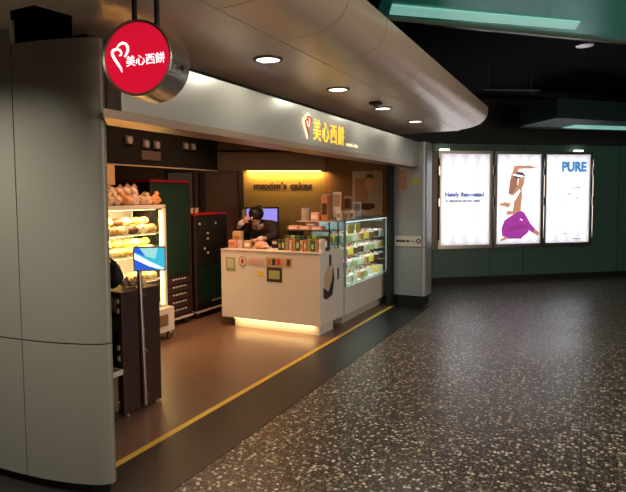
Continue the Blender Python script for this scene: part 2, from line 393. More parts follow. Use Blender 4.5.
# black bulkhead inside with lamps
bk = struct('trim_13', MB().box(-4.42,-4.3,2.35,6.0,1.945,2.46), M['matblack'])
MB().box(-4.30,-4.292,2.35,6.0,1.935,1.947).build('edge_trim', M['lip'], bk)
for y, z in ((4.41,2.20),(4.66,2.18),(4.83,2.18),(5.33,2.21),(5.47,2.21)):
    t = thing('ceiling_spot', {4.41:'small dim square lamp on the black bulkhead, nearest the grey clad wall',4.66:'small dim lamp above the yellowish plate on the black bulkhead, left of two',4.83:'small dim lamp above the yellowish plate on the black bulkhead, right of two',5.33:'left lamp of the dim pair on the right half of the black bulkhead',5.47:'right lamp of the dim pair on the right half of the black bulkhead'}[y], 'lamp', (-4.3,y,z), group='dim lamps on the black bulkhead')
    MB().box(-4.30,-4.27,y-.055,y+.055,z-.05,z+.05,bev=.012).build('housing', M['black'], t)
    MB().cyl((-4.275,y,z),(-4.262,y,z),.038).build('lens', M['dimlamp'], t)
tag(MB().box(-4.30,-4.285,4.60,4.90,2.01,2.11,bev=.004).build('notice_plate', M['pic_dark']), 'dull yellowish plate on the black bulkhead under the dim lamps', 'sign')

# pillar at the right end of the shop front
pl = thing('pillar', 'light grey metal clad pillar at the right end of the shop front', 'pillar', (-2.28,7.85,0))
def pil(z0, z1, g=0):
    pts = [(-2.50,7.85+g)]+[(-2.10+.06*math.sin(t), 7.91+g-.06*math.cos(t)*1.0) for t in [i*math.pi/12 for i in range(0,7)]]+[(-2.04,8.2),(-2.50,8.2)]
    return MB().prism(pts, z0, z1)
pil(.15,.853).build('lower_panel', M['pillar'], pl); pil(.860,2.36).build('upper_panel', M['pillar'], pl)
MB().box(-2.49,-2.06,7.88,8.2,.845,.87).build('seam', M['seam'], pl)
MB().box(-2.47,-2.07,7.875,8.18,0,.15).build('base', M['black'], pl)
ps = thing('pillar_sign', 'white strip sign with small black lettering across the grey pillar', 'sign', (-2.28,7.845,.93))
MB().box(-2.485,-2.10,7.835,7.85,.868,1.015).build('plate', M['white2'], ps)
TP = fr((-2.46,7.833,.945), (1,0,0))
b = MB()
for u, w_ in ((0,.035),(.042,.03),(.080,.045),(.135,.012),(.155,.03)): b.box(u,u+w_,-.018,.014,0,.002,T=TP)
b.build('lettering', M['seam'], ps)
MB().box(.20,.28,-.012,.006,0,.002,T=TP).build('small_lettering', M['greyprint_dull'], ps)
b = MB(); b.cyl((-2.135,7.835,.945),(-2.135,7.831,.945),.035); b.build('ring', M['seam'], ps)
MB().cyl((-2.135,7.831,.945),(-2.135,7.829,.945),.018).build('ring_centre', M['white2'], ps)
tag(MB().box(-2.44,-2.305,7.842,7.85,1.68,1.97).build('notice', M['salmon']), 'faded salmon notice taped high on the grey pillar', 'notice')
b = MB(); b.prism([(-2.195+.065*math.cos(t*math.pi/12), 1.795+.05*math.sin(t*math.pi/12)) for t in range(24)], 0, .006, T=fr((0,7.85,0),(1,0,0)))
tag(b.build('sticker', M['oval']), 'olive green oval sticker on the grey pillar beside the salmon notice', 'sticker')
# dark door jamb next to the pillar and glass track
struct('trim_14', MB().box(-2.56,-2.50,7.66,8.05,0,2.46), M['black'])

# ================================================================== FASCIA AND SIGNS
fa = thing('shop_fascia', 'long grey metal fascia board above the shop opening with gold characters', 'fascia', (-2.15,5.0,2.05))
MB().box(-2.26,-2.15,2.17,7.84,2.045,2.362,bev=.004).build('face_board', M['fascia'], fa)
MB().prism([(-2.145,2.04),(-2.145,7.84),(-2.36,7.84),(-2.36,2.27)],2.0,2.045).build('lip', M['lip'], fa)
MB().box(-2.36,-2.26,2.27,7.84,2.045,2.30).build('backing', M['brown'], fa)
TF = fr((-2.148,0,0), (0,1,0))
def heart(b, cx, cy, s, T, dep):
    a = [(.05,-.5),(.01,-.37),(-.08,-.24),(-.20,-.06),(-.275,.07),(-.30,.17),(-.25,.25),(-.13,.28),(-.01,.24),(.045,.16),(.03,.07),(-.04,.05)]
    c = [(-.12,.31),(-.03,.42),(.10,.475),(.22,.43),(.29,.33),(.29,.20),(.21,.06),(.16,.0)]
    b.ribbon([(cx+x*s, cy+y*s) for x,y in a], [s*k for k in (.03,.07,.09,.095,.095,.09,.085,.08,.07,.06,.05,.03)], dep, T)
    b.ribbon([(cx+x*s, cy+y*s) for x,y in c], [s*k for k in (.03,.06,.08,.085,.085,.08,.06,.03)], dep, T)
b = MB(); heart(b, 4.29, 2.20, .22, TF, .012); b.build('heart_logo', M['creamglow'], fa)
b = MB(); heart(b, 4.305, 2.205, .17, fr((-2.134,0,0),(0,1,0)), .004); b.build('heart_logo_red', M['logored'], fa)  # red stroke laid over the cream heart
for i, ch in enumerate('美心西餅'):
    text('character', ch, .20, fr((-2.148, 4.43+i*.180, 2.110),(0,1,0)), M['goldglow'], fa, .006, sx=.80, bold=.0015)
text('small_lettering', "maxim's cakes", .055, fr((-2.147, 5.18, 2.10),(0,1,0)), M['creamglow'], fa, .004)

# round hanging sign
psi = R(-15); ax = Vector((math.sin(psi), math.cos(psi), 0)); sc_ = Vector((-1.778,1.9,2.214)); RS = .166
rs = thing('hanging_sign', 'round red illuminated sign with white characters hanging from the soffit', 'sign', tuple(sc_))
TS = fr(sc_, (ax.y,-ax.x,0))
MB().cyl(sc_-ax*.004, sc_+ax*.002, RS*.93, seg=64).build('face', M['redface'], rs)
b = MB()
for r0, r1, a0, a1 in ((RS,RS,-.012,.165),):
    n_ = 64; rows = []
    for (r, a) in ((RS*.92,-.002),(RS*.93,-.014),(RS*.98,-.018),(RS,-.010),(RS*1.0,.178),(RS*.97,.188),(RS*.9,.188)):
        rows.append([b.bm.verts.new(TS @ Vector((r*math.cos(2*math.pi*k/n_), r*math.sin(2*math.pi*k/n_), -a))) for k in range(n_)])
    for A_, B_ in zip(rows, rows[1:]):
        for k in range(n_): b.bm.faces.new((A_[k], A_[(k+1)%n_], B_[(k+1)%n_], B_[k]))
    b.bm.faces.new(rows[-1])
b.build('drum', M['steel'], rs, smooth=False, mods=[('EDGE_SPLIT', dict(split_angle=R(35)))])
MB().cyl(sc_+ax*.189, sc_+ax*.192, RS*.9, seg=48).build('back_face', M['redface'], rs)
TL = TS @ Matrix.Translation((0,0,.005))
b = MB(); heart(b, -.083, .008, .130, TL, .003); b.build('heart_logo', M['whiteglow'], rs)
for i, ch in enumerate('美心西餅'):
    text('character', ch, .050, TL @ Matrix.Rotation(R(3),4,'Z') @ Matrix.Translation((-.058+i*.0470, -.028, 0)), M['whiteglow'], rs, .003, sx=.95, bold=0)
for s_ in (-.055,.055):
    q = sc_+ax*.08+Vector((ax.y,-ax.x,0))*s_
    MB().cyl((q.x,q.y,sc_.z+RS*.93),(q.x,q.y,2.5), .012).build('hanging_rod', M['black'], rs)
q = TS @ Vector((RS*.995,-.03,-.10)); MB().ball(q, (.010,.010,.010)).build('fixing', M['seam'], rs)
# downlights
names = ['nearest the round red sign','second from the round red sign','third from the round red sign','farthest from the round red sign']
for x, y in ((-1.88,.87),(-2.85,1.3),(-3.9,1.2)):
    l = bpy.data.lights.new('downlight_lamp','SPOT'); l.energy = 70; l.color = (1,.92,.78); l.spot_size = R(140); l.spot_blend = .8; l.shadow_soft_size = .05
    lo = bpy.data.objects.new('downlight_lamp', l); C.objects.link(lo); lo.location = (x,y,2.47)
for i, (x, y) in enumerate(((-1.88,3.205),(-1.886,4.373),(-1.886,5.535),(-1.87,6.693))):
    t = thing('downlight', 'round recessed ceiling downlight in the soffit, '+names[i], 'light', (x,y,2.5), group='downlights in the soffit')
    b = MB(); n_ = 40; rows = []
    for r, z in ((.098,2.5),(.098,2.492),(.078,2.489),(.076,2.502)):
        rows.append([b.bm.verts.new((x+r*math.cos(2*math.pi*k/n_), y+r*math.sin(2*math.pi*k/n_), z)) for k in range(n_)])
    for A_, B_ in zip(rows, rows[1:]):
        for k in range(n_): b.bm.faces.new((A_[k], A_[(k+1)%n_], B_[(k+1)%n_], B_[k]))
    b.build('trim_ring', M['darksteel'], t)
    MB().cyl((x,y,2.494),(x,y,2.499),.078,seg=32).build('reflector', M['lamp'], t)
    l = bpy.data.lights.new('downlight_lamp','SPOT'); l.energy = 9; l.color = (1,.92,.76); l.spot_size = R(158); l.spot_blend = .4; l.shadow_soft_size = .04
    lo = bpy.data.objects.new('downlight_lamp', l); C.objects.link(lo); lo.location = (x,y,2.485); lo.rotation_euler = (0,R(22),0)
t = thing('smoke_detector', 'small black square fitting in the soffit beside the third downlight', 'detector', (-1.83,5.15,2.5))
MB().box(-1.88,-1.78,5.10,5.2,2.475,2.5,bev=.006).build('housing', M['black'], t)
MB().cyl((-1.83,5.15,2.46),(-1.83,5.15,2.476),.025).build('sensor', M['darksteel'], t)

# ================================================================== TEAL CEILING BEAMS
def beam(label, pts, z0, z1, strip, mk='teal'):
    o = thing('ceiling_beam', label, 'ceiling panel', (pts[0][0],pts[0][1],z0))
    MB().prism(pts, z0, z1).build('casing', M[mk], o)
    MB().prism(strip, z0-.012, z0+.002).build('diffuser', M['tealbright'], o)
    MB().prism([(p_[0],p_[1]) for p_ in pts[:2]]+[(pts[1][0]+.03,pts[1][1]-.03),(pts[0][0]+.03,pts[0][1]-.03)], z0-.02, z0).build('edge_trim', M['darksteel'], o)
    return o
beam('large teal ceiling panel with pale light strip, high above the concourse', [(-1.52,4.27),(.29,6.05),(2.3,8.02),(3.1,6.9),(-1.20,3.60)], 3.0, 3.14,
     [(-1.38,4.20),(-.12,5.33),(-.08,5.13),(-1.30,4.02)])
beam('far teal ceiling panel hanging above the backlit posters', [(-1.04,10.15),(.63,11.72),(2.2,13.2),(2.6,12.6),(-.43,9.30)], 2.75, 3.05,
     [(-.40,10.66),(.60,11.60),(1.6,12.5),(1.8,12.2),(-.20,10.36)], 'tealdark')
t = thing('ceiling_lamp', 'small unlit round lamp on the dark ceiling below the large teal panel', 'lamp', (-.07,5.9,3.0))
MB().cyl((-.05,6.0,3.0),(-.05,6.0,3.03),.08).build('housing', M['steel'], t); MB().cyl((-.05,6.0,3.03),(-.05,6.0,3.32),.012).build('rod', M['black'], t)
tag(MB().cyl((-1.27,7.8,3.0),(-.6,8.22,3.0),.007).cyl((-1.2,7.84,3.0),(-1.2,7.84,3.32),.006).cyl((-.7,8.16,3.0),(-.7,8.16,3.32),.006).build('ceiling_rail', M['darksteel']), 'thin grey rail under the black ceiling right of the soffit tip', 'rail')

# ================================================================== BACKLIT POSTERS
def lightbox(u0, u1, label, first=False):
    c = TW @ Vector(((u0+u1)/2,.64,0)); o = thing('poster_lightbox', label, 'poster', tuple(c), group='backlit posters on the teal wall')
    z0, z1 = .70, 2.335
    b = MB(); b.box(u0-.05,u1+.05,z0-.06,z1+.055,-.08,-.072, T=TW)
    for q in ((u0-.05,u0-.02,z0-.06,z1+.055),(u1+.02,u1+.05,z0-.06,z1+.055),(u0-.02,u1+.02,z0-.06,z0-.02),(u0-.02,u1+.02,z1+.02,z1+.055)): b.box(*q,-.072,-.005, T=TW)
    b.build('casing', M['white2'], o)
    nt_ = 4
    for k in range(nt_):
        u = u0+(u1-u0)*(k+.5)/nt_; MB().cyl((u,z0+.05,-.045),(u,z1-.05,-.045),.013,seg=10,T=TW).build('tube', M['tube'], o)
    b = MB()
    for q in ((u0-.05,u0,z0-.06,z1+.055),(u1,u1+.05,z0-.06,z1+.055),(u0,u1,z0-.06,z0),(u0,u1,z1,z1+.055)): b.box(*q,-.005,.022, T=TW)
    b.build('frame', M['steel'], o)
    pp = MB().box(u0,u1,z0,z1,-.004,.002, T=TW).build('poster', M['poster'], o)
    return o, pp
T2 = TW @ Matrix.Translation((0,0,.003))
def poly(b, pts, dz=0, o=(0,0), s=1):
    b.prism(pts, dz, dz+.0006, T=T2)
L1, P1 = lightbox(.267,1.213, 'backlit white poster with small navy lettering, nearest the pillar')
text('lettering', 'Newly Renovated', .105, T2 @ Matrix.Translation((.345,1.575,0)), M['navy'], P1, .001, bold=.005)
b = MB()
for u, w_ in ((.36,.05),(.43,.09),(.54,.13),(.69,.07),(.78,.10),(.90,.12)): poly(b, [(u,1.475),(u+w_,1.475),(u+w_,1.512),(u,1.512)])
b.build('small_lettering', M['greyprint'], P1)
L2, P2 = lightbox(1.352,2.233, 'backlit poster of a stretching woman in purple leggings, middle one')
def q2(x, y): return (1.352+(x-65)/235*.881, .70+(455-y)/410*1.635)
shapes = [
 ('leggings','p_purple', [[(195,300),(150,322),(108,348),(92,385),(98,418),(140,430),(205,427),(238,402),(243,372),(218,352),(192,345)],
                          [(188,300),(215,312),(248,362),(285,398),(272,412),(240,392),(205,345),(186,335)]], 0),
 ('leggings_fold','p_purple2', [[(130,378),(200,366),(240,372),(236,384),(180,388),(125,400)],[(128,424),(205,424),(200,432),(130,431)]], .0008),
 ('foot','p_skin2', [[(272,388),(298,404),(299,414),(282,418),(266,404)],[(118,420),(86,434),(90,444),(116,434),(130,430)]], .0004),
 ('torso','p_skin', [[(165,178),(198,190),(202,240),(192,304),(160,318),(120,322),(126,280),(148,235)]], 0),
 ('arm','p_skin', [[(156,98),(176,100),(180,140),(158,215),(128,222),(136,160)],[(158,97),(236,96),(272,102),(268,108),(235,109),(162,112)],[(80,270),(112,262),(175,284),(198,290),(192,308),(160,302),(112,282),(84,278)]], .0008),
 ('hair','p_brownhair', [[(128,222),(138,165),(152,140),(176,150),(172,190),(146,232)]], .0012),
 ('cap_hair','p_hair', [[(152,140),(180,125),(205,128),(216,142),(212,158),(190,152),(168,158)]], .0016),
 ('face','p_skin', [[(184,152),(210,158),(214,172),(206,192),(190,198),(178,178)]], .0014),
 ('top','p_white', [[(150,238),(186,205),(192,212),(158,262),(130,268)],[(120,300),(150,262),(158,268),(150,305)],[(150,134),(200,142),(214,148),(200,150),(150,141)]], .0020)]
for nm, mk, pls, dz in shapes:
    for pg in pls:
        b = MB(); poly(b, [q2(*p_) for p_ in pg][::-1], dz); b.build('print_'+nm, M[mk], P2)
L3, P3 = lightbox(2.342,3.252, 'backlit white poster with the blue word PURE, farthest from the pillar')
text('lettering', 'PURE', .24, T2 @ Matrix.Translation((2.665,2.03,0)), M['purebl'], P3, .001, sx=.92, bold=.013)
b = MB()
for u, z, w_ in ((2.86,1.72,.22),(2.80,1.60,.10),(2.86,1.52,.16),(2.66,1.52,.08),(2.66,1.42,.08),(2.68,.86,.10),(2.90,.76,.18)): poly(b, [(u,z),(u+w_,z),(u+w_,z+.018),(u,z+.018)])
b.build('small_lettering', M['greyprint'], P3)
# the lightbox row's side casing; glints at its top drawn as glowing bars
tag(MB().box(.085,.214,.62,2.38,-.078,.012, T=TW, bev=.006).build('cabinet_side', M['darksteel']), 'narrow dark grey metal casing left of the backlit posters', 'casing')
for u, z, lb in ((.33,2.40,'small glint drawn as a glowing bar on top of the left backlit poster'),(3.0,2.40,'small glint drawn as a glowing bar on top of the backlit poster reading PURE')):
    tag(MB().box(u-.09,u+.09,z-.008,z+.02,-.01,.03, T=TW, bev=.004).build('top_glint', M['lamp']), lb, 'glint')
for u, tx in ((.225,'left of the poster with navy lettering'),(1.285,'between the navy lettering and the stretching woman'),(2.288,'between the stretching woman and the word PURE'),(3.302,'right of the word PURE')):
    t = thing('hinge_rail', 'thin chrome rail '+tx, 'rail', tuple(TW @ Vector((u,1.5,.03))))
    MB().cyl((u,.80,.030),(u,2.25,.030),.012, T=TW, seg=10).build('rod', M['chrome'], t)
    for za, zb in ((1.95,2.12),(1.40,1.55)): MB().box(u-.02,u+.02,za,zb,.02,.045, T=TW, bev=.006).build('clasp', M['chrome'], t)

# wall lettering on the yellow wall
text_o = text('wall_lettering', "maxim's cakes", .142, TY @ Matrix.Translation((-1.14,1.722,.004)), M['darkbrown'], None, .012, sx=1.14, bold=.004)
tag(text_o, 'dark brown lettering on the olive yellow back wall', 'lettering')
# poster on the right-hand wall
t = thing('cake_poster', 'framed dim poster of a person and cakes on the right inner wall', 'poster', (-2.98,8.03,1.6))
MB().box(-3.23,-2.74,8.03,8.05,1.22,1.99).build('board', M['offwhite'], t)
TQ = fr((-2.985,8.029,1.6), (1,0,0))
MB().prism([(-.20,-.10),(.02,-.10),(.0,.28),(-.20,.26)],0,.001,T=TQ).build('print_background', M['pic_a'], t)
MB().prism([(-.02,.10),(.05,.08),(.09,.2),(.06,.30),(.0,.30),(-.03,.2)],.001,.002,T=TQ).build('print_figure', M['skin'], t)
MB().prism([(-.04,.26),(.0,.33),(.08,.33),(.11,.27),(.06,.27),(.0,.28)],.002,.003,T=TQ).build('print_hair', M['pic_dark'], t)
MB().prism([(-.15,-.10),(.12,-.12),(.12,-.18),(.02,-.22),(-.12,-.2)],.001,.002,T=TQ).build('print_cake', M['pic_dark'], t)
MB().prism([(-.16,-.24),(.16,-.24),(.2,-.34),(-.2,-.34)],.001,.002,T=TQ).build('print_plate', M['offwhite'], t)
t = thing('wall_picture', 'grey picture board on the back wall between the two dark trolleys', 'picture', tuple(TY @ Vector((-2.2,1.6,0))))
MB().box(-2.42,-2.06,1.32,1.97,-.02,.0, T=TY).build('board', M['pic_b'], t)
MB().box(-2.45,-2.03,1.29,1.32,-.02,.01, T=TY).box(-2.45,-2.03,1.97,2.0,-.02,.01, T=TY).box(-2.45,-2.42,1.32,1.97,-.02,.01, T=TY).box(-2.06,-2.03,1.32,1.97,-.02,.01, T=TY).build('frame', M['darkbrown'], t)

# ================================================================== COUNTER
ct = thing('service_counter', 'white laminate service counter with glowing strip under its front edge', 'counter', (-3.3,5.9,0))
MB().box(-4.0,-2.65,5.62,6.10,.125,.950,bev=.004).box(-3.36,-2.65,6.10,6.28,.125,.950).build('body', M['white'], ct)
MB().box(-4.0,-2.65,5.61,6.10,.950,.965,bev=.003).box(-3.36,-2.65,6.10,6.28,.950,.965).build('worktop', M['white'], ct)
MB().box(-3.86,-2.70,5.70,6.08,0,.125).build('plinth', M['white'], ct)
MB().box(-3.84,-2.74,5.655,5.668,.112,.124).build('light_strip', M['ledwarm'], ct)
area('counter_strip_lamp', (-3.29,5.665,.108), 1.08, 1.7, (1,.60,.24), size_y=.03)
def card(name, x0, x1, z0, z1, m, label, cat, y=5.62, extra=None):
    o = thing(name, label, cat, ((x0+x1)/2, y, z0)); MB().box(x0,x1,y-.004,y,z0,z1).build('card', m, o)
    if extra: extra(o)
    return o
card('notice_card', -3.925,-3.79,.70,.865, M['limepack'], 'small yellow green card stuck on the counter front, leftmost', 'card',
     extra=lambda o: MB().box(-3.905,-3.81,5.613,5.616,.74,.85).build('print', M['offwhite'], o))
o = thing('round_sticker', 'round red and white sticker on the counter front', 'sticker', (-3.68,5.616,.81))
MB().cyl((-3.68,5.62,.825),(-3.68,5.614,.825),.062,seg=32).build('disc', M['salmon'], o); MB().cyl((-3.68,5.614,.825),(-3.68,5.611,.825),.045,seg=32).build('disc_centre', M['white2'], o)
MB().box(-3.70,-3.66,5.608,5.611,.80,.855).build('mark', M['red'], o)
card('label_strip', -3.60,-3.37,.78,.87, M['offwhite'], 'pale pinkish label strip on the counter front between round sticker and picture strip', 'label',
     extra=lambda o: [MB().box(-3.59+i*.05,-3.555+i*.05,5.613,5.616,.80,.85).build('print', M['pink'], o) for i in range(4)])
def strip_pics(o):
    for i, k in enumerate(('orange','pic_dark','fruit','kraft','choc')): MB().prism([(-3.34+i*.065,.80),(-3.29+i*.065,.80),(-3.285+i*.065,.87),(-3.33+i*.065,.88)],0,.002,T=fr((0,5.615,0),(1,0,0))).build('print', M[k], o)
card('picture_strip', -3.355,-3.01,.78,.895, M['kraft'], 'strip of small food pictures along the top of the counter front', 'picture', extra=strip_pics)
card('dark_card', -3.345,-3.14,.60,.772, M['pic_dark'], 'dark green grey card below the picture strip on the counter front', 'card',
     extra=lambda o: MB().box(-3.315,-3.17,5.613,5.616,.635,.735).build('print', M['matcha'], o))
card('yellow_label', -3.475,-3.39,.665,.72, M['yellowcard'], 'small orange yellow label alone on the counter front', 'label')
# picture on right side of counter
o = thing('cake_picture', 'decal of a cake and bottle on the right side of the white counter', 'decal', (-2.648,5.9,.55))
TC = fr((-2.649,0,0), (0,1,0))
MB().prism([(5.70,.56),(5.70,.44),(5.78,.41),(5.95,.44),(6.01,.62),(5.97,.80),(5.94,.62),(5.84,.50)],0,.002,T=TC).build('print_dark', M['pic_dark'], o)
MB().prism([(5.72,.58),(5.80,.50),(5.93,.60),(5.92,.78),(5.85,.80),(5.73,.70)],.002,.003,T=TC).build('print_bread', M['kraft'], o)
MB().prism([(5.86,.79),(5.92,.79),(5.92,.92),(5.86,.92)],.003,.004,T=TC).build('print_bottle', M['pic_dark'], o)
MB().prism([(6.10,.60),(6.15,.60),(6.15,.74),(6.10,.74)],0,.002,T=TC).build('print_small', M['pic_dark'], o)

# ---- food prototypes
def proto_bun(m):
    b = MB(); b.ball((0,0,.03), (.062,.05,.036), seg=16, jit=.02); b.ball((.015,.0,.052),(.035,.03,.018),seg=10)
    return b.build('bread_bun', m, smooth=True)
def proto_loaf(m):
    b = MB()
    for i in range(4): b.ball((-.045+.03*i,0,.032),(.024,.04,.034),seg=12,jit=.02)
    return b.build('bread_loaf', m, smooth=True)
def proto_bag(m):
    b = MB(); b.ball((0,0,.05),(.068,.052,.05),seg=12,jit=.14); b.ball((.03,.02,.085),(.03,.03,.025),seg=8,jit=.25); b.cyl((0,0,.085),(.045,.015,.115),.010,.028,seg=7)
    return b.build('wrapped_bread', m, smooth=False)
def proto_roll(m):
    b = MB(); b.cyl((-.05,0,.03),(.05,0,.03),.03,seg=14); b.ball((-.05,0,.03),(.015,.03,.03)); b.ball((.05,0,.03),(.015,.03,.03))
    return b.build('swiss_roll', m, smooth=True)
_pc = {}
def place(kind, fn, mk, loc, label, cat, group, rz=0, s=1.0, nm=None):
    key = (kind, mk)
    if key not in _pc: o = fn(M[mk]); _pc[key] = o
    else: o = copy_tree(_pc[key])
    if nm: o.name = nm
    o.location = loc; o.rotation_euler = (0,0,rz); o.scale = (s,s,s)
    return tag(o, label, cat, group)

# ================================================================== BREAD CABINET
bc = thing('bread_cabinet', 'warmly lit white bread display cabinet with glass front and shelves', 'cabinet', (-4.45,4.42,0))
X0, X1, Y0, Y1 = -4.72, -4.20, 3.90, 4.86
MB().box(X0,X1+.05,Y0,Y1+.05,.10,.37,bev=.006).build('base', M['white'], bc)
MB().box(X1+.05,X1+.056,4.60,4.80,.17,.30).build('base_grille', M['brown'], bc)
for x in (X0,X1-.03):
    for y in (Y0,Y1-.03): MB().box(x,x+.03,y,y+.03,.37,1.50).build('frame_post', M['white'], bc)
MB().box(X0,X1,Y0,Y1,1.48,1.52).build('top_panel', M['white'], bc)
MB().box(X0,X0+.02,Y0,Y1,.37,1.48).build('back_panel', M['offwhite'], bc)
MB().box(X1-.008,X1-.002,Y0+.03,Y1-.03,.37,1.48).build('glass_pane', M['glass'], bc)
SH = [(1.215,),(.985,),(.70,),(.42,)]
for (z,) in SH: MB().box(X0+.02,X1-.035,Y0+.03,Y1-.03,z-.012,z).build('shelf', M['offwhite'], bc)
MB().box(X1-.034,X1-.016,Y1-.075,Y1-.045,.40,1.46).build('light_tube', M['ledwarm'], bc)
for z in (1.465,1.195,.965,.68):
    MB().box(X1-.09,X1-.06,Y0+.06,Y1-.1,z-.0,z+.006).build('light_tube', M['ledwarm'], bc)
    area('bread_lamp', (X1-.12,4.38,z-.006), .10, 9.0 if z>.9 else 4.0, (1,.66,.34), size_y=.8, rot=(0,R(22),0))
for x, y in ((X1+.01,Y1+.01),(X1+.01,Y0+.05),(X0+.05,Y1+.01),(X0+.05,Y0+.05)):
    c_ = MB().cyl((x-.012,y,.045),(x+.012,y,.045),.043).build('caster', M['darksteel'], bc)
    MB().box(x-.02,x+.02,y-.02,y+.02,.07,.102).build('bracket', M['steel'], c_)
lv = [(1.216,'upper lit shelf',['breadpale','bread','breadpale','choc'],1.25),(.986,'middle lit shelf',['breadyellow','breadpale','breadyellow','bread'],1.2),(.701,'third shelf',['bread','caramel','breadpale'],1.2),(.421,'bottom shelf',['kraft','bread'],1.2)]
for z, nm_, mats_, s in lv:
    for row, x in enumerate((X1-.11, X1-.23)):
        for i in range(6):
            y = Y0+.12+i*.138+rng.uniform(-.01,.01); mk = mats_[(i+row)%len(mats_)]
            if (i+row)%3 == 1: place('loaf', proto_loaf, mk, (x,y,z), 'glossy plaited loaf on the '+nm_+' of the bread cabinet', 'bread', 'plaited loaves on the '+nm_, rz=R(90)+rng.uniform(-.2,.2), s=s)
            else: place('bun', proto_bun, mk, (x,y,z), 'round baked bun on the '+nm_+' of the bread cabinet', 'bread', 'round buns on the '+nm_, rz=rng.uniform(0,3), s=s*(1.0+.15*rng.random()))
            if row == 1 and z > .9: place('bun', proto_bun, mk, (x-.02,y+.05,z+.085), 'round baked bun stacked at the back of the '+nm_+' of the bread cabinet', 'bread', 'stacked buns on the '+nm_, rz=1, s=s)
for i in range(3):
    o = thing('price_card', 'white price card on the upper lit shelf of the bread cabinet', 'card', (X1-.05,4.05+i*.25,1.216), group='price cards on the upper shelf')
    MB().box(X1-.052,X1-.048,4.02+i*.25,4.08+i*.25,1.216,1.29).build('card', M['white2'], o)
for i in range(8):
    for j in range(2):
        place('bag', proto_bag, ('wrap','bread','wrap','kraft')[(i*3+j)%4], (X1-.10-.2*j, Y0+.10+i*.115, 1.521), 'clear wrapped bread in the row on top of the bread cabinet', 'bread', 'wrapped breads on top of the cabinet', rz=rng.uniform(0,3), s=1.0+.12*rng.random())
for i in range(6):
    place('bag', proto_bag, 'wrap', (X1-.20, Y0+.14+i*.10, 1.612), 'clear wrapped bread heaped uppermost on the bread cabinet', 'bread', 'uppermost wrapped breads', rz=rng.uniform(0,3), s=1.0+.1*rng.random())
tag(MB().box(-4.6,-4.28,3.93,4.20,1.73,1.93,bev=.006).build('cardboard_box', M['tan']), 'tan box above the wrapped bread beside the clad wall', 'box')


# ================================================================== TROLLEYS
def trolley(label, y0, y1, h, top_green, rows):
    x1 = -4.5; x0 = -5.1; o = thing('bakery_trolley', label, 'trolley', ((x0+x1)/2,(y0+y1)/2,0))
    MB().box(x0,x1-.01,y0+.02,y1-.02,.10,h-.03).build('body', M['black'], o)
    MB().box(x0,x1,y0,y1,h-.028,h,bev=.004).build('top_trim', M['red'], o)
    for ya in (y0,y1-.025): MB().box(x1-.03,x1,ya,ya+.025,.10,h-.03).build('edge_post', M['darkbrown'], o)
    MB().box(x0+.0,x1+.015,y0,y1,.085,.105).build('bottom_rail', M['offwhite'], o)
    MB().box(x1-.012,x1-.002,y0+.03,y1-.03,top_green,h-.04).build('green_panel', M['green'], o)
    nrow = rows; zz = [.14+i*(top_green-.18)/nrow for i in range(nrow)]
    for z in zz:
        t_ = MB().box(x1-.012,x1+.002,y0+.04,y1-.04,z,z+(top_green-.18)/nrow-.02,bev=.003).build('tray', M['darkbrown'], o)
        b = MB()
        for k in range(5): b.box(x1+.002,x1+.004,y1-.38+k*.055,y1-.345+k*.055,z+.055,z+.072)
        b.build('label_strip', M['offwhite'], t_)
    for x in (x0+.06,x1-.05):
        for y in (y0+.08,y1-.08):
            c_ = MB().cyl((x-.012,y,.043),(x+.012,y,.043),.042).build('caster', M['darksteel'], o); MB().box(x-.018,x+.018,y-.02,y+.02,.06,.09).build('bracket', M['steel'], c_)
    return o
t1 = trolley('tall green and black bakery trolley with red top beside the bread cabinet', 4.95, 5.68, 1.81, .66, 5)
b = MB()
for z in (1.44,1.30): b.box(-4.502,-4.498,5.28,5.58,z,z+.012)
b.build('slot', M['seam'], t1)
t2 = trolley('low dark trolley with red top between tall trolley and white counter', 5.76, 6.48, 1.39, .20, 1)
MB().box(-4.502,-4.496,5.79,6.45,.70,1.35).build('upper_panel', M['black'], t2)
for y, z in ((6.02,1.12),(6.02,1.05),(5.95,.92),(6.02,.86),(5.85,1.25),(6.2,1.25)):
    MB().cyl((-4.496,y,z),(-4.485,y,z),.016,seg=12).build('knob', M['offwhite'], t2)
b = MB()
for i in range(6): b.box(-4.502,-4.497,5.82,6.42,.99+i*.055,1.0+i*.055)
b.build('slot', M['darkbrown'], t2)
for i, (y, k, lb) in enumerate(((5.84,'offwhite','small pale cup standing on the low trolley, left one'),(5.95,'kraft','small brownish cup standing on the low trolley, right one'))):
    tag(MB().cyl((-4.62,y,1.39),(-4.62,y,1.46),.025,.032,seg=16).build('cup', M[k]), lb, 'cup')

# ================================================================== FRONT RACK, SCREEN, BAG
fr_ = thing('brown_rack', 'low dark brown display rack just inside the grey clad wall', 'rack', (-3.15,3.1,0))
MB().box(-3.24,-3.20,2.90,3.33,.02,.92).build('back_panel', M['darkbrown'], fr_)
MB().box(-3.0,-2.96,2.93,3.33,.02,.92,bev=.003).build('side_panel', M['darkbrown'], fr_)
MB().box(-3.20,-3.0,2.93,3.33,.905,.92).build('top_panel', M['darkbrown'], fr_)
MB().box(-3.20,-3.0,3.30,3.33,.02,.905).build('end_panel', M['darkbrown'], fr_)
for z in (.12,.62,.76): MB().box(-3.20,-3.0,2.93,3.30,z,z+.012).build('shelf', M['darksteel'], fr_)
for y in (2.98,3.28):
    for x in (-3.22,-2.98): MB().cyl((x,y,0),(x,y,.025),.018,seg=12).build('foot', M['steel'], fr_)
for i, z in enumerate((.86,.79,.52,.44)):
    MB().box(-3.01,-2.985,2.922,2.931,z-.02,z+.012).build('hinge', M['offwhite'], fr_)
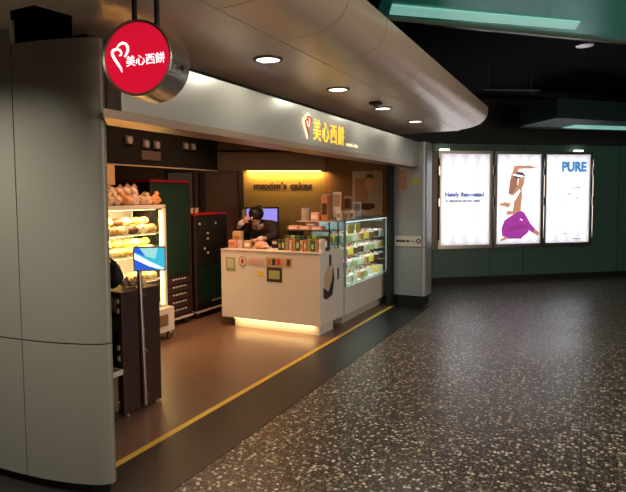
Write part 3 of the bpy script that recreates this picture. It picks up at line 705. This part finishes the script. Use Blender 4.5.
for z, kk in ((.632,'greenpack'),(.772,'kraft'),(.132,'greenpack')):
    for i in range(3):
        tag(MB().box(-3.185+i*.06,-3.135+i*.06,2.95,3.06,z,z+.10,bev=.004).build('snack_box', M[kk]), {.632:'green snack box on the middle shelf of the brown rack',.772:'brown snack box on the top shelf of the brown rack',.132:'green snack box on the lowest shelf of the brown rack'}[z], 'box', 'snack boxes in the brown rack')
t = thing('white_tray', 'white plastic tray on a steel bin at the end of the brown rack', 'tray', (-3.10,2.78,.33))
MB().box(-3.30,-2.93,2.66,2.90,.335,.35,bev=.004).build('tray_floor', M['offwhite'], t)
b = MB(); b.box(-3.30,-2.93,2.66,2.672,.35,.375); b.box(-3.30,-2.93,2.888,2.90,.35,.375); b.box(-3.30,-3.288,2.672,2.888,.35,.375); b.box(-2.942,-2.93,2.672,2.888,.35,.375); b.build('rim', M['offwhite'], t)
t = thing('steel_bin', 'small steel bin on casters under the white tray', 'bin', (-3.10,2.78,0))
MB().box(-3.28,-2.955,2.68,2.88,.07,.335,bev=.01).build('body', M['steel'], t)
for x in (-3.25,-2.98):
    for y in (2.70,2.86): MB().cyl((x-.01,y,.03),(x+.01,y,.03),.03,seg=14).box(x-.012,x+.012,y-.012,y+.012,.04,.075).build('caster', M['darksteel'], t)
# screen on pole
st = thing('screen_stand', 'small blue display screen on a slim steel pole before the brown rack', 'screen', (-2.93,3.13,0))
MB().cyl((-2.935,3.12,.04),(-2.955,3.11,1.10),.018,seg=16).build('pole', M['steel'], st)
for z in (.12,.46,.88): MB().cyl((-2.965,3.125,z),(-2.92,3.125,z),.016,seg=14).build('bracket', M['chrome'], st)
TSC = fr((-2.795,3.05,1.16), (math.cos(.62), math.sin(.62), 0), (0,0,1))
TSC = TSC @ Matrix.Diagonal((.78,.92,1,1))
MB().box(-.148,.148,-.098,.098,-.022,-.002,T=TSC,bev=.006).build('bezel', M['pillar'], st)
sc = MB().box(-.135,.135,-.085,.085,-.002,.001,T=TSC).build('display', M['scr_cyan'], st)
MB().prism([(-.135,-.085),(.06,-.085),(-.135,.03)],.001,.0018,T=TSC).build('picture_blue', M['scr_blue'], sc)
MB().prism([(-.135,.085),(-.135,.055),(-.04,.02),(-.09,.085)],.001,.0018,T=TSC).build('picture_blue', M['scr_blue'], sc)
MB().prism([(-.085,.085),(-.03,.02),(.05,.0),(.075,.085)],.001,.0020,T=TSC).build('picture_green', M['scr_pale'], sc)
MB().prism([(-.135,.045),(-.135,.0),(.0,-.06),(.12,-.085),(.125,-.075),(.0,-.02)],.0018,.0026,T=TSC).build('picture_white', M['scr_white'], sc)
# black bag and items on rack top
t = thing('black_bag', 'black crumpled bag on top of the brown rack', 'bag', (-3.12,2.99,.92))
MB().ball((-3.13,2.99,1.03),(.12,.07,.10),seg=20,jit=.07).build('body', M['black'], t, smooth=True)
MB().tube([(-3.22,2.98,1.06),(-3.20,2.97,1.13),(-3.12,2.97,1.16),(-3.05,2.97,1.13),(-3.04,2.98,1.07)],.010).build('handle', M['black'], t)
for i in range(3):
    place('bag', proto_bag, 'wrap', (-3.13+i*.06, 3.13+.03*i, .921), ['wrapped snack on the brown rack right behind the black bag, leftmost','wrapped snack on the brown rack, middle one behind the bag','wrapped snack on the brown rack nearest the display screen'][i], 'snack', 'wrapped snacks on the brown rack', s=.62, rz=i, nm='wrapped_snack')

# ================================================================== CAKE CABINET
cc = thing('cake_cabinet', 'glass cake display cabinet with cool lit shelves right of the counter', 'cabinet', (-2.9,7.1,0))
a0, a1, c0, c1 = -3.12, -2.64, 6.33, 8.02
MB().box(a0,a1,c0,c1,.12,.47,bev=.005).build('base', M['white'], cc)
MB().box(a0+.03,a1-.06,c0+.03,c1-.03,0,.12).build('plinth', M['offwhite'], cc)
for x, y in ((a1-.025,c0),(a1-.025,c1-.025),(a0,c0),(a0,c1-.025)): MB().box(x,x+.025,y,y+.025,.47,1.30).build('frame_post', M['pillar'], cc)
MB().box(a0,a1,c0,c1,1.28,1.305,bev=.003).build('top_panel', M['greenglass'] if False else M['pillar'], cc)
MB().box(a0,a0+.015,c0,c1,.47,1.28).build('back_panel', M['pillar'], cc)
MB().box(a1-.008,a1-.002,c0+.025,c1-.025,.47,1.28).build('front_glass', M['glass'], cc)
MB().box(a0+.02,a1-.025,c0+.002,c0+.008,.47,1.28).build('side_glass', M['greenglass'], cc)
for z in (.475,.66,.83,1.0): MB().box(a0+.015,a1-.03,c0+.02,c1-.02,z,z+.008).build('shelf', M['glass'] if z>.5 else M['white2'], cc)
MB().box(a1-.028,a1-.012,c0+.03,c0+.045,.49,1.27).build('light_tube', M['ledcool'], cc)
MB().box(a1-.028,a1-.012,c1-.045,c1-.03,.49,1.27).build('light_tube', M['ledcool'], cc)
MB().box(a1-.05,a1-.02,c0+.05,c1-.05,1.270,1.279).build('light_tube', M['ledcool'], cc)
area('cake_lamp', (a1-.09,7.1,1.262), .08, 4.2, COOL, size_y=1.4, rot=(0,R(30),0))
for z in (.98,.81,.64): area('cake_lamp', (a1-.06,7.1,z), .04, 1.5, COOL, size_y=1.4, rot=(0,R(40),0))
def slice_cake(mk, top):
    o = thing('cake_slice','','cake'); 
    MB().prism([(-.05,-.03),(.05,0),(-.05,.03)],0,.05).build('sponge', M[mk], o, local=True)
    MB().prism([(-.052,-.032),(.052,0),(-.052,.032)],.05,.060).build('cream_layer', M[top], o, local=True)
    MB().ball((-.03,0,.068),(.012,.012,.012)).build('topping', M['fruit'], o, local=True); return o
def round_cake(mk, top):
    o = thing('round_cake','','cake')
    MB().cyl((0,0,.006),(0,0,.07),.065,seg=24).build('sponge', M[mk], o, local=True)
    MB().cyl((0,0,0),(0,0,.006),.078,seg=24).build('board', M['white2'], o, local=True)
    b = MB()
    for k in range(8): b.ball((.05*math.cos(k*.785),.05*math.sin(k*.785),.078),(.014,.014,.014),seg=8)
    b.build('cream_ring', M[top], o, local=True)
    MB().ball((0,0,.078),(.022,.022,.012),seg=10).build('topping', M['fruit'], o, local=True); return o
kinds = [slice_cake('cream','cream'), round_cake('cream','cream'), slice_cake('choc','cream'), round_cake('caramel','cream'), slice_cake('matcha','cream'), round_cake('choc','cream'), slice_cake('breadyellow','breadyellow')]
knm = ['cream cake slice','round cream cake','chocolate cake slice','round caramel cake','green cake slice','round chocolate cake','yellow cake slice']
used = [False]*7
shn = [('bottom shelf',.484),('second shelf from the bottom',.669),('third shelf from the bottom',.839),('top shelf',1.009)]
for si, (sn, z) in enumerate(shn):
    for row in range(2):
        for i in range(8):
            k = (i*3+row*2+si*5) % 7 if si else (i+row*3) % 7
            if si == 0 and k in (2,5): k = 0
            o = kinds[k] if not used[k] else copy_tree(kinds[k]); used[k] = True
            o.location = (a1-.12-.18*row, c0+.14+i*.20+rng.uniform(-.015,.015), z); o.rotation_euler = (0,0,R(180)*(k%2)+rng.uniform(-.3,.3)); s = 1.2 if k%2 else 1.6; o.scale = (s,s,s)
            tag(o, knm[k]+' on the '+sn+' of the cake cabinet'+(', back row' if row else ', front row'), 'cake', knm[k]+'s on the '+sn+(' at the back' if row else ' in front'))
for i, (y, w_) in enumerate(((6.50,.22),(6.78,.16))):
    tag(MB().box(a1-.045,a1-.038,y,y+w_,1.12,1.24).build('promotion_card', M['yellowcard']), ['large yellow card hanging at the top left of the cake cabinet','smaller yellow card hanging right of the large one in the cake cabinet'][i], 'card')

# ================================================================== THINGS ON COUNTER
Z = .966
def pack(x, y, w_, dd, h, mk, name, label, cat, group=None, z=Z, cap=None):
    o = thing(name, label, cat, (x,y,z), group=group)
    b = MB(); b.box(-w_/2,w_/2,-dd/2,dd/2,0,h,bev=min(w_,dd,h)*.12); b.build('body', M[mk], o, local=True)
    MB().box(-w_*.36,w_*.36,-dd/2-.002,-dd/2,h*.25,h*.7).build('front_label', M[cap or 'white2'], o, local=True)
    return o
pack(-3.93,5.80,.11,.08,.10,'pink','snack_pack','pink packet at the left end of the counter','packet',cap='orange')
pack(-3.95,5.93,.12,.08,.20,'kraft','snack_pack','tall brown packet behind the pink one at the counter left end','packet',cap='orange')
pack(-3.81,5.78,.07,.06,.09,'offwhite','snack_pack','small pale packet on the counter right of the pink packet','packet',cap='pink')
pack(-3.70,5.78,.10,.06,.10,'tan','snack_pack','small tan packet on the counter left of the pink bag','packet',cap='white2')
o = thing('gift_bag','shiny pink and white bag lying on the counter in front of the person','bag',(-3.53,5.80,Z))
MB().ball((0,0,.045),(.095,.07,.05),seg=18,jit=.04).build('body', M['pink'], o, smooth=True, local=True)
MB().prism([(.04,-.06),(.13,-.03),(.05,.03)],.03,.05).build('flap', M['white2'], o, local=True)
o.name = 'gift_bag'
tag(MB().box(-3.40,-3.06,5.66,5.84,Z,Z+.004).build('paper_sheet', M['white2']), 'white paper sheet lying on the counter right of the pink bag', 'paper')
o = thing('card_reader','small dark card reader beside the paper on the counter','card reader',(-3.42,6.02,Z))
MB().box(-.05,.05,-.08,.08,0,.10,bev=.01).build('body', M['black'], o, local=True); MB().box(-.03,.03,-.082,-.08,.05,.085).build('display', M['offwhite'], o, local=True)
gk = ['pic_dark','greenpack','orange','kraft','orange','greenpack','pink','orange','limepack','greenpack','orange','white2']
gl = ['leftmost dark','green, second from left','orange, third from left','brown, fourth from left','orange, fifth from left','green, middle','pink, seventh from left','orange, fifth from right','lime, fourth from right','green, third from right','orange, second from right','white, rightmost']
for i in range(12):
    pack(-3.21+i*.048,5.74,.040,.10,.125+.01*(i%3),gk[i],'snack_packet','upright packet on the counter front row: '+gl[i],'packet','upright packets along the counter front',cap='offwhite' if i%2 else 'limepack')
for i in range(8):
    pack(-3.19+i*.072,5.87,.060,.06,.17,['greenpack','limepack','greenpack','pic_dark'][i%4],'tea_carton','carton in the second row on the counter: '+['leftmost green','second, lime','third, green','fourth, dark','fifth, green','sixth, lime','seventh, green','rightmost dark'][i],'carton','cartons in the second row')
# tiered stand
ts = thing('tier_stand','two level dark wire stand on the counter holding pink boxes','stand',(-2.95,6.02,Z))
for x in (-3.23,-2.68):
    for y in (5.94,6.20): MB().cyl((x,y,Z),(x,y,1.305),.008,seg=8).build('post', M['darksteel'], ts)
MB().box(-3.26,-2.66,5.92,6.22,1.185,1.195).build('shelf', M['darksteel'], ts)
MB().box(-3.10,-2.66,5.92,6.22,1.297,1.307).build('shelf', M['offwhite'], ts)
for i, (x, zz, w_) in enumerate(((-3.17,1.196,.15),(-3.01,1.196,.15),(-2.85,1.196,.15),(-3.10,1.246,.0))):
    if w_: pack(x,6.0,w_,.12,.05,'pink','cake_box','flat pink box on the lower shelf of the wire stand, '+['left','middle','right'][i],'box','flat pink boxes on the wire stand',z=zz)
pack(-2.93,6.0,.12,.12,.042,'pink','cake_box','flat pink box lying on the middle flat box of the wire stand','box',z=1.2465)
tag(MB().cyl((-3.02,6.02,1.3075),(-3.02,6.02,1.46),.06,seg=28).build('cake_tin', M['pic_b']), 'grey cylindrical tin on the upper shelf of the wire stand', 'tin')
pack(-2.89,6.03,.11,.10,.10,'pink','cake_box','small pink carton beside the grey tin on the wire stand','box',z=1.3075)
o = pack(-2.765,6.04,.085,.10,.30,'orange','tall_carton','tall orange brown carton standing on the wire stand','carton',z=1.3075,cap='pic_dark')
# brochure holders on the cake cabinet
for i, (x, y, mk, lb) in enumerate(((-2.99,6.52,'pic_b','grey brochure in a holder on the cake cabinet, nearest the tall carton'),(-2.88,6.62,'white2','white brochure in a holder on the cake cabinet, second from left'),(-2.80,6.80,'pic_a','brownish brochure in a holder on the cake cabinet, third from left'),(-2.74,6.98,'white2','white brochure in a holder on the cake cabinet, rightmost'))):
    o = thing('brochure_holder', lb, 'brochure', (x,y,1.306), rz=.35)
    h = (.34,.36,.30,.22)[i]
    TT = Matrix.Rotation(R(-14),4,'X')
    MB().box(-.055,.055,0,.006,.02,h,T=TT).build('brochure', M[mk], o, local=True)
    MB().box(-.045,.045,-.002,0,h*.45,h*.9,T=TT).build('cover_picture', M[['kraft','salmon','choc','pic_b'][i]], o, local=True)
    MB().box(-.06,.06,-.02,.10,0,.008).box(-.06,.06,-.026,-.018,0,.07).build('stand', M['glass'] if i%2 else M['offwhite'], o, local=True)
for i in range(4):
    pack(-2.76+(i%2)*.07, 6.42+i*.09,.06,.05,.11,['white2','offwhite','pic_b','white2'][i],'brochure_pack','small pale leaflet box at the front of the cake cabinet top, '+['nearest the counter','second from the counter','third from the counter','farthest from the counter'][i],'box',z=1.306,cap='pic_a')

# ================================================================== BACK COUNTER, MONITOR, PERSON
bkc = thing('back_counter','low dark back counter against the olive yellow wall','counter',tuple(TY @ Vector((-.75,0,.25))))
MB().box(-1.30,-.28,.08,.90,.02,.45,T=TY).build('body', M['darkbrown'], bkc); MB().box(-1.31,-.27,.90,.93,.01,.47,T=TY,bev=.003).build('worktop', M['black'], bkc)
MB().box(-1.28,-.30,0,.08,.05,.40,T=TY).build('plinth', M['black'], bkc)
mo = thing('monitor','computer monitor with blue violet screen behind the person','monitor',(-4.30,7.1,.93))
TM = fr((-4.30,7.1,1.28), (math.cos(.42),math.sin(.42),0)) @ Matrix.Diagonal((.84,.95,1,1))
MB().box(-.30,.30,-.185,.175,-.035,-.003,T=TM,bev=.006).build('bezel', M['black'], mo)
MB().box(-.272,.272,-.15,.15,-.003,.001,T=TM).build('screen', M['monitor'], mo)
MB().box(-.03,.03,-.30,-.12,-.06,-.035,T=TM).build('neck', M['black'], mo); MB().box(-.12,.12,-.35,-.335,-.12,.06,T=TM).build('base', M['black'], mo)
pr = thing('receipt_printer','black receipt printer on the back counter right of the monitor','printer',tuple(TY @ Vector((-.55,.93,.25))))
MB().box(-.66,-.42,.931,1.10,.14,.36,T=TY,bev=.012).build('body', M['black'], pr); MB().box(-.62,-.46,1.10,1.13,.20,.24,T=TY).build('paper', M['offwhite'], pr)

def skin_mesh(name, V, E, m, parent, root=0, sub=2, local=True):
    me = bpy.data.meshes.new(name); me.from_pydata([v[:3] for v in V], E, []); o = bpy.data.objects.new(name, me); C.objects.link(o)
    md = o.modifiers.new('skin','SKIN'); me.skin_vertices or me.attributes
    sk = me.skin_vertices[0].data
    for i, v in enumerate(V):
        r = v[3] if isinstance(v[3], tuple) else (v[3], v[3]); sk[i].radius = r; sk[i].use_root = (i == root)
    md.use_smooth_shade = True
    s_ = o.modifiers.new('sub','SUBSURF'); s_.levels = sub; s_.render_levels = sub
    dg = bpy.context.evaluated_depsgraph_get(); m2 = bpy.data.meshes.new_from_object(o.evaluated_get(dg)); bpy.data.objects.remove(o)
    m2.name = name
    for p_ in m2.polygons: p_.use_smooth = True
    m2.materials.clear(); m2.materials.append(m)
    o = bpy.data.objects.new(name, m2); C.objects.link(o)
    if parent is not None: o.parent = parent
    return o
pe = thing('person','person in dark shirt bent over behind the counter, one hand raised to the face','person',(-3.95,6.75,0))
# local coordinates: x right in the picture, -y towards the counter
Vb = [(0,0,.92,(.13,.10)),(0,-.10,1.05,(.17,.11)),(0,-.24,1.18,(.20,.11)),(.01,-.34,1.215,(.055,.055)),(.02,-.40,1.265,(.05,.05)),(.03,-.44,1.33,(.075,.085)),(.03,-.45,1.375,(.07,.08)),
      (-.19,-.25,1.205,.062),(-.30,-.36,1.12,.046),(-.24,-.42,1.21,.032),(-.15,-.44,1.285,.026),
      (.19,-.25,1.195,.062),(.27,-.34,1.08,.042),(.20,-.50,1.05,.032),(.13,-.60,1.04,.026),
      (-.10,.01,.85,.085),(-.11,.0,.48,.06),(-.11,.04,.08,.042),(.10,.01,.85,.085),(.11,.0,.48,.06),(.11,.04,.08,.042),(-.11,-.10,.04,.035),(.11,-.10,.04,.035)]
Eb = [(0,1),(1,2),(2,3),(3,4),(4,5),(5,6),(2,7),(7,8),(8,9),(9,10),(2,11),(11,12),(12,13),(13,14),(0,15),(15,16),(16,17),(0,18),(18,19),(19,20),(17,21),(20,22)]
body = skin_mesh('body', Vb, Eb, M['skin'], pe)
def hand(base, dirv, up, sgn):
    dv = Vector(dirv).normalized(); u = Vector(up).normalized(); s_ = dv.cross(u).normalized(); b_ = Vector(base)
    V = [(*(b_-dv*.02),.022),(*(b_+dv*.045),(.030,.016))]; E = [(0,1)]
    for k, (off, L) in enumerate(((-.030,.060),(-.010,.070),(.010,.066),(.029,.050))):
        i0 = len(V); st_ = b_+dv*.055+s_*off
        V += [(*st_,.0085),(*(st_+dv*L*.55-u*.008),.008),(*(st_+dv*L*.85-u*.028),.007)]; E += [(1,i0),(i0,i0+1),(i0+1,i0+2)]
    i0 = len(V); V += [(*(b_+dv*.02+s_*.035*sgn),.010),(*(b_+dv*.055+s_*.058*sgn-u*.012),.008)]; E += [(0,i0),(i0,i0+1)]
    return skin_mesh('hand', V, E, M['skin'], pe, sub=1)
hand((-.15,-.445,1.29),(.75,-.1,.35),(0,-1,.2),1); hand((.13,-.61,1.04),(-.5,-.9,-.1),(0,-.1,1),-1)
Vs = [(v[0],v[1],v[2],(v[3][0]+.035,v[3][1]+.035) if isinstance(v[3],tuple) else v[3]+.026) for v in Vb]
sh = [0,1,2,3,7,8,9,11,12,13]; mp = {k:i for i,k in enumerate(sh)}
skin_mesh('shirt', [Vs[k] for k in sh], [(mp[a],mp[c_]) for a,c_ in Eb if a in mp and c_ in mp], M['shirt'], pe)
for (p0, p1) in (((-.235,-.424,1.215),(-.165,-.438,1.27)),((.185,-.52,1.048),(.15,-.57,1.045))):
    MB().cyl(p0,p1,.044,.036,seg=16).build('cuff', M['cuff'], pe, local=True, smooth=True)
MB().tube([(-.06,-.30,1.235),(-.02,-.37,1.215),(.05,-.38,1.215),(.08,-.31,1.235)],.016).build('collar', M['cuff'], pe, local=True, smooth=True)
tr = [0,15,16,17,18,19,20]; mp = {k:i for i,k in enumerate(tr)}
skin_mesh('trousers', [(Vb[k][0],Vb[k][1],Vb[k][2],(Vb[k][3][0]+.03,Vb[k][3][1]+.025) if isinstance(Vb[k][3],tuple) else Vb[k][3]+.02) for k in tr], [(mp[a],mp[c_]) for a,c_ in Eb if a in mp and c_ in mp], M['trousers'], pe)
for s_ in (-.11,.11): MB().ball((s_,-.05,.04),(.05,.14,.04)).build('shoe', M['black'], pe, local=True, smooth=True)
b = MB(); b.ball((.035,-.43,1.378),(.098,.112,.100),seg=22); b.ball((.035,-.36,1.46),(.045,.045,.035),seg=14); b.build('hair', M['hair'], pe, smooth=True, local=True)
for s_ in (-.03,.035): MB().ball((.03+s_,-.522,1.345),(.011,.006,.007),seg=8).build('eye', M['pic_dark'], pe, local=True)
MB().ball((.032,-.535,1.32),(.012,.014,.018),seg=10).build('nose', M['skin'], pe, smooth=True, local=True)
MB().ball((.032,-.522,1.288),(.024,.008,.007),seg=10).build('mouth', M['salmon'], pe, smooth=True, local=True)
# dark equipment left of the person
eq = thing('coffee_urn','grey green rounded machine behind the counter left of the person','machine',(-4.35,6.62,0))
MB().box(-4.50,-4.20,6.52,6.80,0,.95,bev=.01).build('stand', M['black'], eq)
MB().ball((-4.36,6.66,1.17),(.13,.11,.14),seg=20).cyl((-4.36,6.66,.95),(-4.36,6.66,1.12),.10,.13).build('body', M['pic_dark'], eq, smooth=True)
MB().cyl((-4.30,6.62,1.29),(-4.30,6.62,1.42),.035,seg=16).build('spout', M['pic_b'], eq)
